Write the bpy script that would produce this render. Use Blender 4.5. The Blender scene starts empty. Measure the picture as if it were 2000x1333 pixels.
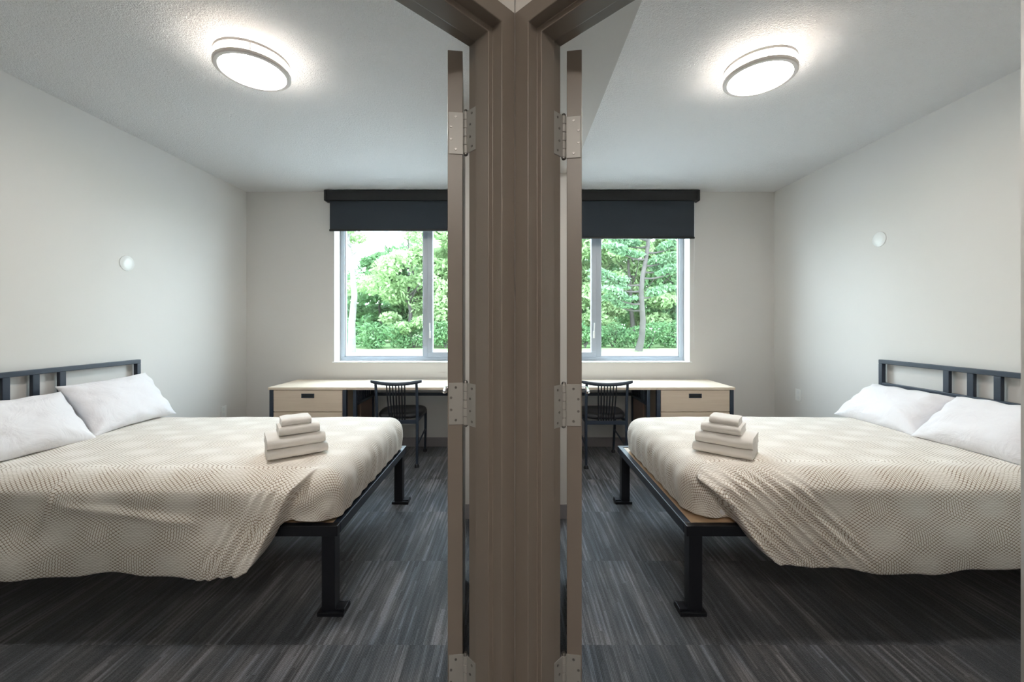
import bpy, bmesh, math, random
from mathutils import Vector, noise, Matrix
sc = bpy.context.scene
COL = sc.collection
random.seed(7)
# ------------------------------------------------------------------ camera
cam_d = bpy.data.cameras.new('camera'); cam = bpy.data.objects.new('camera', cam_d); COL.objects.link(cam)
cam.location = (0, 0, 1.325); cam.rotation_euler = (math.pi/2, 0, 0)
cam_d.sensor_width = 36; cam_d.lens = 14.0; cam_d.shift_y = -34.5/2000; cam_d.clip_start = .02; cam_d.clip_end = 300
sc.camera = cam
# ------------------------------------------------------------------ view, world, lamps
vs = sc.view_settings; vs.view_transform = 'Standard'; vs.look = 'None'; vs.gamma = 1; vs.exposure = 1.83; vs.use_curve_mapping = False
SKY, LAMP, HALL_FILL = 5.0, 29.0, 10.5
w = bpy.data.worlds.new('overcast'); sc.world = w; w.use_nodes = True
nt = w.node_tree; nt.nodes.clear()
wo = nt.nodes.new('ShaderNodeOutputWorld'); bg = nt.nodes.new('ShaderNodeBackground'); cr = nt.nodes.new('ShaderNodeValToRGB')
tc = nt.nodes.new('ShaderNodeTexCoord'); sx = nt.nodes.new('ShaderNodeSeparateXYZ')
nt.links.new(tc.outputs['Generated'], sx.inputs[0]); nt.links.new(sx.outputs['Z'], cr.inputs[0])
cr.color_ramp.elements[0].color = (.84, .92, 1, 1); cr.color_ramp.elements[1].color = (.70, .84, 1, 1)
nt.links.new(cr.outputs[0], bg.inputs[0]); bg.inputs[1].default_value = SKY; nt.links.new(bg.outputs[0], wo.inputs[0])
sc.cycles.max_bounces = 10; sc.cycles.diffuse_bounces = 6; sc.cycles.transparent_max_bounces = 12
sc.cycles.sample_clamp_indirect = 8; sc.cycles.caustics_reflective = False; sc.cycles.caustics_refractive = False

# ------------------------------------------------------------------ helpers
def tag(o, label=None, cat=None, group=None, kind=None):
    if label: o['label'] = label
    if cat: o['category'] = cat
    if group: o['group'] = group
    if kind: o['kind'] = kind
    return o
WL = {}
def thing(name, loc, label, cat, group=None, kind=None, parent=None):
    o = bpy.data.objects.new(name, None); COL.objects.link(o); o.empty_display_size = .1
    o.location = loc; WL[o.name] = Vector(loc)
    return tag(o, label, cat, group, kind)
class MB:
    def __init__(s): s.bm = bmesh.new(); s.uv = None
    def box(s, lo, hi, f=None):
        vs_ = [s.bm.verts.new((f or Vector)((x, y, z))) for x in (lo[0], hi[0]) for y in (lo[1], hi[1]) for z in (lo[2], hi[2])]
        for a in ((0,1,3,2),(4,6,7,5),(0,4,5,1),(2,3,7,6),(0,2,6,4),(1,5,7,3)): s.bm.faces.new([vs_[i] for i in a])
        return s
    def bar(s, a, b, wd, ht, up=(0,0,1)):
        a, b = Vector(a), Vector(b); d = (b-a).normalized(); up = Vector(up)
        if abs(d.dot(up)) > .99: up = Vector((0,1,0))
        x = d.cross(up).normalized(); y = x.cross(d)
        r = [[s.bm.verts.new(p + x*i*wd/2 + y*j*ht/2) for i, j in ((-1,-1),(1,-1),(1,1),(-1,1))] for p in (a, b)]
        for k in range(4): s.bm.faces.new((r[0][k], r[0][(k+1)%4], r[1][(k+1)%4], r[1][k]))
        s.bm.faces.new(r[0][::-1]); s.bm.faces.new(r[1]); return s
    def tube(s, pts, rad, n=12, cap=True):
        pts = [Vector(p) for p in pts]; rings = []; px = None
        for i, p in enumerate(pts):
            d = (pts[min(i+1, len(pts)-1)] - pts[max(i-1, 0)]).normalized()
            if px is None:
                px = d.orthogonal().normalized()
            px = (px - d*px.dot(d)).normalized(); py = d.cross(px)
            r = rad[i] if isinstance(rad, (list, tuple)) else rad
            rings.append([s.bm.verts.new(p + (px*math.cos(t) + py*math.sin(t))*r) for t in [2*math.pi*k/n for k in range(n)]])
        for A, B in zip(rings, rings[1:]):
            for k in range(n): s.bm.faces.new((A[k], A[(k+1)%n], B[(k+1)%n], B[k]))
        if cap: s.bm.faces.new(rings[0][::-1]); s.bm.faces.new(rings[-1])
        return s
    def lathe(s, prof, c, n=48, axis='z', closed=False):
        rings = []
        for r, h in prof:
            ring = []
            for k in range(n):
                t = 2*math.pi*k/n; q = (r*math.cos(t), r*math.sin(t), h)
                if axis == 'x': q = (h, r*math.cos(t), r*math.sin(t))
                if axis == 'y': q = (r*math.cos(t), h, r*math.sin(t))
                ring.append(s.bm.verts.new(Vector(c) + Vector(q)))
            rings.append(ring)
        prs = list(zip(rings, rings[1:])) + ([(rings[-1], rings[0])] if closed else [])
        for A, B in prs:
            for k in range(n): s.bm.faces.new((A[k], A[(k+1)%n], B[(k+1)%n], B[k]))
        if not closed: s.bm.faces.new(rings[0]); s.bm.faces.new(rings[-1])
        return s
    def prism(s, poly, z0, z1):
        a = [s.bm.verts.new((x, y, z0)) for x, y in poly]; b = [s.bm.verts.new((x, y, z1)) for x, y in poly]; n = len(poly)
        for k in range(n): s.bm.faces.new((a[k], a[(k+1)%n], b[(k+1)%n], b[k]))
        s.bm.faces.new(a); s.bm.faces.new(b); return s
    def loft(s, rings, closed_ring=True, caps=True):
        R = [[s.bm.verts.new(p) for p in r] for r in rings]; n = len(R[0])
        for A, B in zip(R, R[1:]):
            for k in range(n if closed_ring else n-1): s.bm.faces.new((A[k], A[(k+1)%n], B[(k+1)%n], B[k]))
        if caps: s.bm.faces.new(R[0]); s.bm.faces.new(R[-1])
        return s
    def build(s, name, mat, parent=None, bevel=0, smooth=False, seg=2, recalc=True, angle=35):
        if recalc: bmesh.ops.recalc_face_normals(s.bm, faces=s.bm.faces)
        if parent is not None: off = WL[parent.name]
        else:
            xs = [v.co for v in s.bm.verts]
            off = Vector(((min(v.x for v in xs)+max(v.x for v in xs))/2, (min(v.y for v in xs)+max(v.y for v in xs))/2, min(v.z for v in xs)))
        for v in s.bm.verts: v.co -= off
        me = bpy.data.meshes.new(name); s.bm.to_mesh(me); s.bm.free()
        o = bpy.data.objects.new(name, me); COL.objects.link(o); me.materials.append(mat)
        if parent is not None: o.parent = parent
        else: o.location = off
        WL[o.name] = off.copy()
        if smooth:
            for p in me.polygons: p.use_smooth = True
            if angle: me.set_sharp_from_angle(angle=math.radians(angle))
        if bevel:
            m = o.modifiers.new('bevel', 'BEVEL'); m.width = bevel; m.segments = seg; m.limit_method = 'ANGLE'; m.angle_limit = math.radians(40); m.harden_normals = False
        return o
def struct(name, mb, mat, bevel=0, **k): return tag(mb.build(name, mat, None, bevel, **k), kind='structure')

# ------------------------------------------------------------------ materials
def mat(name, col, rough=.5, metal=0, spec=.5, sheen=0, emis=None, es=0):
    m = bpy.data.materials.new(name); m.use_nodes = True; b = m.node_tree.nodes['Principled BSDF']
    b.inputs['Base Color'].default_value = (*col, 1); b.inputs['Roughness'].default_value = rough; b.inputs['Metallic'].default_value = metal
    b.inputs['Specular IOR Level'].default_value = spec
    if sheen: b.inputs['Sheen Weight'].default_value = sheen; b.inputs['Sheen Roughness'].default_value = .4
    if emis: b.inputs['Emission Color'].default_value = (*emis, 1); b.inputs['Emission Strength'].default_value = es
    return m
class NT:
    def __init__(s, m): s.t = m.node_tree; s.b = s.t.nodes['Principled BSDF']
    def n(s, ty, **k):
        x = s.t.nodes.new(ty)
        for a, v in k.items(): setattr(x, a, v)
        return x
    def l(s, a, b): s.t.links.new(a, b)
    def m(s, op, a, b=None, c=None):
        x = s.n('ShaderNodeMath', operation=op)
        for i, v in enumerate((a, b, c)):
            if v is None: continue
            if isinstance(v, (int, float)): x.inputs[i].default_value = v
            else: s.l(v, x.inputs[i])
        return x.outputs[0]
    def xyz(s, a, b, c=0.0):
        x = s.n('ShaderNodeCombineXYZ')
        for i, v in enumerate((a, b, c)):
            if isinstance(v, (int, float)): x.inputs[i].default_value = v
            else: s.l(v, x.inputs[i])
        return x.outputs[0]
    def noise(s, vec, scale=1, detail=2, rough=.5, dist=0):
        x = s.n('ShaderNodeTexNoise'); x.inputs['Scale'].default_value = scale; x.inputs['Detail'].default_value = detail
        x.inputs['Roughness'].default_value = rough; x.inputs['Distortion'].default_value = dist
        if vec is not None: s.l(vec, x.inputs['Vector'])
        return x.outputs['Fac']
    def ramp(s, f, stops):
        x = s.n('ShaderNodeValToRGB'); e = x.color_ramp.elements
        while len(e) < len(stops): e.new(.5)
        for i, (p, c) in enumerate(stops): e[i].position = p; e[i].color = (*c, 1) if len(c) == 3 else c
        s.l(f, x.inputs[0]); return x.outputs[0]
    def mix(s, f, a, b, bt='MIX'):
        x = s.n('ShaderNodeMix', data_type='RGBA', blend_type=bt)
        if isinstance(f, (int, float)): x.inputs[0].default_value = f
        else: s.l(f, x.inputs[0])
        for i, v in ((6, a), (7, b)):
            if isinstance(v, tuple): x.inputs[i].default_value = (*v, 1)
            else: s.l(v, x.inputs[i])
        return x.outputs[2]
    def bump(s, h, strength, dist=.001):
        x = s.n('ShaderNodeBump'); x.inputs['Strength'].default_value = strength; x.inputs['Distance'].default_value = dist
        s.l(h, x.inputs['Height']); s.l(x.outputs[0], s.b.inputs['Normal'])
def pos(N): return N.n('ShaderNodeNewGeometry').outputs['Position']

M = {}
def noisy(name, col, rough, scale, bstr, bdist=.001, cvar=.06, **k):
    m = mat(name, col, rough, **k); N = NT(m); p = pos(N)
    f = N.noise(p, scale, 3, .6); g = N.noise(p, 1.7, 3)
    c = N.ramp(g, [(.3, tuple(x*(1-cvar) for x in col)), (.7, tuple(min(1, x*(1+cvar)) for x in col))])
    N.l(c, N.b.inputs['Base Color']); N.bump(f, bstr, bdist); return m
M['wall'] = noisy('wall_paint', (.66, .64, .615), .62, 260, .25, .0006, .015)
M['ceil'] = mat('ceiling_stipple', (.80, .79, .78), .85); N = NT(M['ceil']); p = pos(N)
N.bump(N.m('ADD', N.noise(p, 75, 4, .7, .6), N.m('MULTIPLY', N.noise(p, 190, 2, .6), .5)), 1.0, .012)
M['taupe'] = noisy('taupe_enamel', (.200, .168, .142), .38, 140, .12, .0006, .03)
M['white_trim'] = noisy('white_sill', (.80, .80, .80), .4, 60, .05)
M['alu'] = noisy('window_aluminium', (.42, .455, .50), .42, 80, .05, metal=.35)
M['blk'] = noisy('black_blue_steel', (.007, .008, .012), .38, 200, .15, .0004)
M['blk2'] = noisy('navy_steel', (.022, .032, .052), .4, 200, .15, .0004)
M['fabric_blk'] = noisy('blind_fabric', (.028, .036, .047), .8, 700, .4, .0006, .05)
M['cassette'] = noisy('blind_cassette', (.008, .008, .009), .45, 90, .05)
M['steel'] = noisy('satin_steel', (.33, .32, .30), .42, 300, .1, .0003, metal=.12)
M['steel_dk'] = mat('dark_screw', (.22, .21, .20), .4, .9)
M['chrome'] = mat('chrome', (.75, .75, .76), .16, 1)
M['nickel'] = mat('brushed_nickel', (.78, .73, .69), .55, .0)
M['vinyl'] = noisy('rubber_baseboard', (.27, .25, .26), .5, 60, .05)
M['plastic'] = mat('white_plastic', (.78, .78, .76), .35)
M['disc'] = mat('pale_plastic_disc', (.74, .75, .74), .3)
M['seat'] = noisy('black_vinyl_seat', (.015, .015, .018), .35, 300, .2)
M['glow'] = mat('lit_glass', (.9, .9, .88), .4, emis=(1, .945, .88), es=LAMP)
M['glow_side'] = mat('lit_glass_side', (.9, .9, .88), .4, emis=(1, .945, .88), es=LAMP*.09)
M['hallfill'] = mat('hall_fill_panel', (.9, .9, .88), .4, emis=(1, .93, .85), es=HALL_FILL)  # emission of the added hallway fill light
M['brown_panel'] = noisy('brown_panel', (.20, .13, .10), .5, 40, .05)
# wood laminate
def wood(name, a, b):
    m = mat(name, a, .42); N = NT(m); p = pos(N); s_ = N.n('ShaderNodeSeparateXYZ'); N.l(p, s_.inputs[0])
    v = N.xyz(N.m('MULTIPLY', s_.outputs[0], 3), N.m('MULTIPLY', s_.outputs[1], 60), N.m('MULTIPLY', s_.outputs[2], 70))
    f = N.noise(v, 1, 4, .6, .3); N.l(N.ramp(f, [(.3, a), (.7, b)]), N.b.inputs['Base Color']); N.bump(f, .1, .0003); return m
M['maple'] = wood('pale_maple_laminate', (.60, .48, .37), (.66, .545, .43))
M['maple_top'] = wood('pale_maple_top', (.68, .57, .45), (.73, .62, .50)); M['maple_top'].node_tree.nodes['Principled BSDF'].inputs['Roughness'].default_value = .6; M['maple_top'].node_tree.nodes['Principled BSDF'].inputs['Specular IOR Level'].default_value = .25
M['ply'] = wood('platform_plywood', (.62, .43, .27), (.70, .51, .34))
# carpet
m = mat('striped_carpet_tiles', (.05, .05, .06), .62, spec=.5, sheen=.3); N = NT(m); p = pos(N)
s_ = N.n('ShaderNodeSeparateXYZ'); N.l(p, s_.inputs[0]); X, Y = s_.outputs[0], s_.outputs[1]
row = N.m('FLOOR', N.m('DIVIDE', N.m('ADD', Y, 5.90), .58)); colm = N.m('FLOOR', N.m('DIVIDE', N.m('ADD', X, .24), .58))
wn = N.n('ShaderNodeTexWhiteNoise', noise_dimensions='2D'); N.l(N.xyz(row, colm), wn.inputs['Vector']); hsh = wn.outputs['Value']
shift = N.m('MULTIPLY', hsh, 37.0)
f1 = N.noise(N.xyz(N.m('MULTIPLY', X, 58), N.m('MULTIPLY', Y, 1.5), shift), 1, 3, .65)
# streak segments: random value per narrow strip, changing along the strip
ix = N.m('FLOOR', N.m('MULTIPLY', X, 95)); wx = N.n('ShaderNodeTexWhiteNoise', noise_dimensions='1D'); N.l(ix, wx.inputs['W'])
iy = N.m('FLOOR', N.m('ADD', N.m('MULTIPLY', Y, 3.1), N.m('MULTIPLY', wx.outputs['Value'], 9)))
ws = N.n('ShaderNodeTexWhiteNoise', noise_dimensions='3D'); N.l(N.xyz(ix, iy, row), ws.inputs['Vector'])
f2 = N.noise(N.xyz(N.m('MULTIPLY', X, 7), N.m('MULTIPLY', Y, 2.2), N.m('MULTIPLY', shift, 1.7)), 1, 2, .5)
fine = N.noise(N.xyz(N.m('MULTIPLY', X, 380), N.m('MULTIPLY', Y, 130), 0), 1, 2, .6)
sm = N.m('ADD', N.m('MULTIPLY', f1, .75), N.m('ADD', N.m('MULTIPLY', ws.outputs['Value'], .17), N.m('MULTIPLY', f2, .42)))
sm = N.m('ADD', sm, N.m('MULTIPLY', N.m('SUBTRACT', hsh, .5), .10))
base = N.ramp(sm, [(.46, (.010, .012, .016)), (.60, (.028, .032, .038)), (.72, (.074, .078, .086)), (.86, (.18, .188, .21))])
tint = N.ramp(f2, [(.35, (.88, .97, 1.08)), (.65, (1.06, .98, .94))])
base = N.mix(1.0, base, tint, 'MULTIPLY')
lp = N.m('FRACT', N.m('MULTIPLY', X, 170)); loops = N.m('MULTIPLY', N.m('ABSOLUTE', N.m('SUBTRACT', lp, .5)), 2)
fc = N.ramp(N.m('ADD', N.m('MULTIPLY', fine, .75), N.m('MULTIPLY', loops, .25)), [(.3, (.55, .55, .55)), (.7, (1.5, 1.5, 1.5))])
base = N.mix(1.0, base, fc, 'MULTIPLY')
N.l(base, N.b.inputs['Base Color']); N.bump(N.m('ADD', fine, N.m('MULTIPLY', loops, .6)), .8, .003); M['carpet'] = m
# bedspread: woven net whose cells open and close in slow waves
m = mat('woven_net_bedspread', (.8, .75, .68), .9, spec=.15, sheen=.35); N = NT(m)
uvn = N.n('ShaderNodeUVMap', uv_map='UVMap'); s_ = N.n('ShaderNodeSeparateXYZ'); N.l(uvn.outputs[0], s_.inputs[0]); U, V = s_.outputs[0], s_.outputs[1]
nz = N.m('MULTIPLY', N.m('SUBTRACT', N.noise(uvn.outputs[0], 6, 2), .5), .03)
cu = N.m('COSINE', N.m('MULTIPLY', N.m('ADD', U, nz), 2*math.pi/.022)); cv = N.m('COSINE', N.m('MULTIPLY', N.m('ADD', V, nz), 2*math.pi/.0130))
kk = N.m('MULTIPLY', N.m('SINE', N.m('MULTIPLY', U, 2*math.pi/.34)), N.m('SINE', N.m('MULTIPLY', V, 2*math.pi/.24)))
k2 = N.m('ADD', 1.12, N.m('MULTIPLY', kk, .8))
d = N.m('ABSOLUTE', N.m('ADD', cu, N.m('MULTIPLY', cv, k2)))
wear = N.noise(uvn.outputs[0], 4, 3)
col = N.ramp(d, [(.0, (.20, .135, .085)), (.26, (.34, .25, .17)), (.52, (.83, .775, .70)), (1.0, (.88, .84, .785))])
col = N.mix(N.m('MULTIPLY', wear, .14), col, (.88, .85, .81))
N.l(col, N.b.inputs['Base Color']); N.bump(N.m('MINIMUM', d, 1.0), .25, .0012); M['spread'] = m
def cloth(name, col, sc_=9, st=.35):
    m = mat(name, col, .9, spec=.15, sheen=.3); N = NT(m); p = pos(N)
    N.bump(N.m('ADD', N.noise(p, sc_, 4, .55, .8), N.m('MULTIPLY', N.noise(p, 700, 2), .02)), st, .02); return m
M['pillow'] = cloth('white_cotton', (.81, .80, .83), 8, .55)
M['sheet'] = cloth('white_sheet', (.78, .77, .78), 7, .3)
m = mat('cream_terry', (.86, .83, .79), .95, spec=.1, sheen=.5); N = NT(m); N.bump(N.noise(pos(N), 420, 3, .7), .6, .003); M['terry'] = m
# glass: thin clear pane
m = bpy.data.materials.new('window_glass'); m.use_nodes = True; t = m.node_tree; t.nodes.clear()
o_ = t.nodes.new('ShaderNodeOutputMaterial'); mx = t.nodes.new('ShaderNodeMixShader'); tr = t.nodes.new('ShaderNodeBsdfTransparent'); gl = t.nodes.new('ShaderNodeBsdfGlossy')
tr.inputs[0].default_value = (.93, .97, .96, 1); gl.inputs['Roughness'].default_value = .02; mx.inputs[0].default_value = .05
t.links.new(tr.outputs[0], mx.inputs[1]); t.links.new(gl.outputs[0], mx.inputs[2]); t.links.new(mx.outputs[0], o_.inputs[0]); M['glass'] = m
def leafmat(name, a, b, trans=.35):
    m = bpy.data.materials.new(name); m.use_nodes = True; t = m.node_tree; bs = t.nodes['Principled BSDF']; N = NT(m)
    f = N.noise(pos(N), .9, 4, .7); c = N.ramp(f, [(.3, a), (.7, b)]); N.l(c, bs.inputs['Base Color']); bs.inputs['Roughness'].default_value = .6; bs.inputs['Specular IOR Level'].default_value = .2
    tl = t.nodes.new('ShaderNodeBsdfTranslucent'); N.l(c, tl.inputs[0]); mx = t.nodes.new('ShaderNodeMixShader'); mx.inputs[0].default_value = trans
    N.l(bs.outputs[0], mx.inputs[1]); N.l(tl.outputs[0], mx.inputs[2]); N.l(mx.outputs[0], t.nodes['Material Output'].inputs[0]); return m
M['leaf_a'] = leafmat('spring_leaf', (.21, .32, .14), (.36, .48, .25))
M['leaf_b'] = leafmat('deep_leaf', (.09, .19, .085), (.17, .29, .13))
M['leaf_c'] = leafmat('pine_needles', (.13, .24, .14), (.23, .36, .20))
M['bark'] = noisy('grey_bark', (.06, .052, .048), .9, 12, .8, .02, .25)
M['bark_pale'] = noisy('pale_bark', (.15, .14, .13), .9, 9, .6, .02, .3)
M['lawn'] = noisy('lawn', (.17, .27, .10), .9, 14, .8, .05, .25)
M['bounce'] = noisy('pale_bounce_slab', (.46, .46, .46), .8, 9, .3, .01, .08)  # pale grey for the added slab that bounces neutral daylight indoors
M['ext'] = noisy('outside_render', (.45, .43, .40), .8, 30, .2)

# ------------------------------------------------------------------ room shell
CX, CY = .008, 1.105; H = 2.74; XL, XR, YB = -2.855, 2.82, 4.28; R2 = math.sqrt(.5)
def P(s, u, w_, z): return Vector((CX + s*(R2*u + R2*w_), CY - R2*u + R2*w_, z))
struct('floor', MB().box((-3.0, -2.7, -.1), (2.97, YB+.3, 0)), M['carpet'])
struct('ceiling', MB().box((-3.0, -2.7, H), (2.97, YB+.3, H+.15)), M['ceil'])
NY = .26
struct('wall_left', MB().box((XL-.12, NY-.1, 0), (XL, YB+.1, H)), M['wall'])
struct('wall_right', MB().box((XR, NY-.1, 0), (XR+.12, YB+.1, H)), M['wall'])
WX0, WX1, WZ0, WZ1 = .44, 1.91, .905, 2.56
b = MB()
b.box((XL, YB, 0), (XR, YB+.27, WZ0)).box((XL, YB, WZ1), (XR, YB+.27, H)).box((XL, YB, WZ0), (-WX1, YB+.27, WZ1)).box((-WX0, YB, WZ0), (WX0, YB+.27, WZ1)).box((WX1, YB, WZ0), (XR, YB+.27, WZ1))
struct('wall_back', b, M['wall'])
struct('wall_closet', MB().box((-.395, 2.70, 0), (.395, YB, H)), M['wall'])
struct('wall_center', MB().prism([(CX, CY+.006), (CX-.098, CY+.099), (CX-.068, CY+.18), (CX-.068, 2.70), (CX+.068, 2.70), (CX+.068, CY+.18), (CX+.098, CY+.099)], 0, H), M['wall'])
struct('wall_soffit', MB().prism([(CX+.068, 1.30), (.13, 1.24), (.41, .955), (.41, 2.70), (CX+.068, 2.70)], 2.345, H), M['wall'])
UE = 1.20
for s, nm in ((-1, 'left'), (1, 'right')):
    f = lambda v, s=s: P(s, v[0], v[1], v[2])
    b = MB(); b.box((.0, .003, 2.17), (1.03, .137, H), f); b.box((1.0, .003, 0), (UE, .137, H), f)
    struct('wall_entry_'+nm, b, M['wall'])
    e = P(s, UE, 0, 0)
    xo = XL if s < 0 else XR
    x1, x2 = sorted((e.x - s*.01, xo)); struct('wall_near_'+nm, MB().box((x1, NY-.12, 0), (x2, NY+.0, H)), M['wall'])
    x1, x2 = sorted((e.x, e.x + s*.1)); struct('wall_hall_'+nm, MB().box((x1, -2.6, 0), (x2, NY-.1, H)), M['wall'])
    # rubber baseboards
    xw = xo; x1, x2 = sorted((xw, xw - s*.008))
    struct('baseboard_'+nm, MB().box((x1, NY, 0), (x2, YB, .10)), M['vinyl'], .002)
    x1, x2 = sorted((s*.395, xo - s*.008))
    struct('baseboard_back_'+nm, MB().box((x1, YB-.008, 0), (x2, YB, .10)), M['vinyl'], .002)
    x1, x2 = sorted((s*.075, s*.40))
    struct('baseboard_closet_'+nm, MB().box((x1, 2.692, 0), (x2, 2.70, .10)), M['vinyl'], .002)
struct('wall_hall_end', MB().box((-1.0, -2.7, 0), (1.0, -2.6, H)), M['wall'])
struct('wall_corner_right', MB().box((1.795, NY, 0), (XR, 1.405, H)), M['wall'])

# ------------------------------------------------------------------ door frames, doors, hinges
UL, UR, ZT = .05, .96, 2.137
prof = [(.05, 0), (0, 0), (0, .036), (-.016, .036), (-.016, .092), (0, .092), (0, .140), (.05, .140)]
HZ = {-1: (1.888, 1.087, .283), 1: (1.876, 1.083, .283)}
def hinge(s, door, A, zc, n):
    """A: pivot xy; knuckle with a leaf on the door edge and a leaf let into the jamb"""
    e, dr, side = A
    hh = .062
    hg = bpy.data.objects.new('hinge', None); COL.objects.link(hg); hg.parent = door
    base = Vector((e.x, e.y, zc)); hg.location = base - WL[door.name]; WL[hg.name] = base
    b = MB()
    b.bar(e + side*.004 + dr*.0 + Vector((0,0,zc-hh)), e + side*.004 + Vector((0,0,zc+hh)), .002, .002)
    b = MB()                                   # leaf on the door edge
    p0 = e + side*.007 + dr*.0022; p1 = e + side*.050 + dr*.0022
    b.loft([[p0+Vector((0,0,zc-hh)), p0+Vector((0,0,zc+hh)), p0+dr*.003+Vector((0,0,zc+hh)), p0+dr*.003+Vector((0,0,zc-hh))],
            [p1+Vector((0,0,zc-hh)), p1+Vector((0,0,zc+hh)), p1+dr*.003+Vector((0,0,zc+hh)), p1+dr*.003+Vector((0,0,zc-hh))]])
    b.build('door_leaf_plate', M['steel'], hg, .0012)
    b = MB()
    for k, (q, dz) in enumerate(((.029, .048), (.043, .018), (.043, -.018), (.029, -.048))):
        c = e + side*q + dr*.002 + Vector((0, 0, zc+dz)); b.tube([c + dr*.001, c - dr*.0013], [.0042, .0034], 10)
    b.build('screws', M['steel_dk'], hg, smooth=True)
    b = MB()                                   # leaf on the rabbet face of the frame
    f = lambda v: P(s, v[0], v[1], v[2])
    b.box((UL-.001, .098, zc-hh), (UL+.0022, .149, zc+hh), f); b.build('frame_leaf_plate', M['steel'], hg, .0012)
    b = MB()
    for w_, dz in ((.124, .048), (.132, .018), (.132, -.018), (.124, -.048)):
        c = P(s, UL+.002, w_, zc+dz); q = P(s, UL+.0035, w_, zc+dz); b.tube([c, q], .0036, 10)
    b.build('frame_screws', M['steel_dk'], hg, smooth=True)
    for k in range(5):                         # five knuckles
        b = MB(); z0 = zc-hh+k*.0248; b.tube([(e.x, e.y, z0+.0006), (e.x, e.y, z0+.0018), (e.x, e.y, z0+.023), (e.x, e.y, z0+.0242)], [.0070, .0079, .0079, .0070], 16)
        b.build('knuckle', M['steel'], hg, smooth=True)
    b = MB(); b.tube([(e.x, e.y, zc-hh-.006), (e.x, e.y, zc-hh-.003), (e.x, e.y, zc+hh+.003), (e.x, e.y, zc+hh+.007)], [.003, .0066, .0066, .004], 14)
    b.build('pin', M['steel_dk'], hg, smooth=True)
for s, nm, slope, num in ((-1, 'left', .108, 1), (1, 'right', .140, 2)):
    b = MB(); rings = []
    for k in range(4):
        ring = []
        for p_, w_ in prof:
            u = UL - p_ if k < 2 else UR + p_; z = 0 if k in (0, 3) else ZT + p_
            ring.append(P(s, u, w_, z))
        rings.append(ring)
    b.loft(rings); o = struct('trim_%d' % num, b, M['taupe'], .0022, seg=3)
    tag(o, 'taupe painted steel door frame of the %s doorway' % nm)
    # the open leaf
    piv = P(s, .051, .154, 0); d = Vector((s*slope, 1, 0)).normalized(); side = Vector((s*d.y, -s*d.x*1, 0)); side = Vector((s*d.y, -abs(d.x), 0)).normalized()
    door = bpy.data.objects.new('door_%d' % num, None); COL.objects.link(door); door.location = piv; WL[door.name] = piv.copy()
    tag(door, 'taupe door standing open into the %s bedroom, seen on its hinge edge' % nm, None, None, 'structure')
    A0 = piv + side*.009 + d*.005; b = MB()
    f = lambda v: A0 + side*v[0] + d*v[1] + Vector((0, 0, v[2]))
    b.box((0, 0, .012), (.044, .895, 2.134), f); b.build('door_panel', M['taupe'], door, .0012)
    for zc in HZ[s]: hinge(s, door, (piv, d, side), zc, nm)
    for sg, off in ((1, .044), (-1, 0)):
        b = MB(); c = f((off, .83, 1.0)); q = side*sg
        b.tube([c, c+q*.008, c+q*.009], [.032, .031, .026], 24); b.tube([c+q*.009, c+q*.05], .010, 14)
        b.tube([c+q*.052, c+q*.054 - d*.02, c+q*.054 - d*.115, c+q*.048 - d*.125], [.0095, .0095, .0085, .006], 14)
        b.build('lever_handle', M['chrome'], door, smooth=True)

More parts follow.
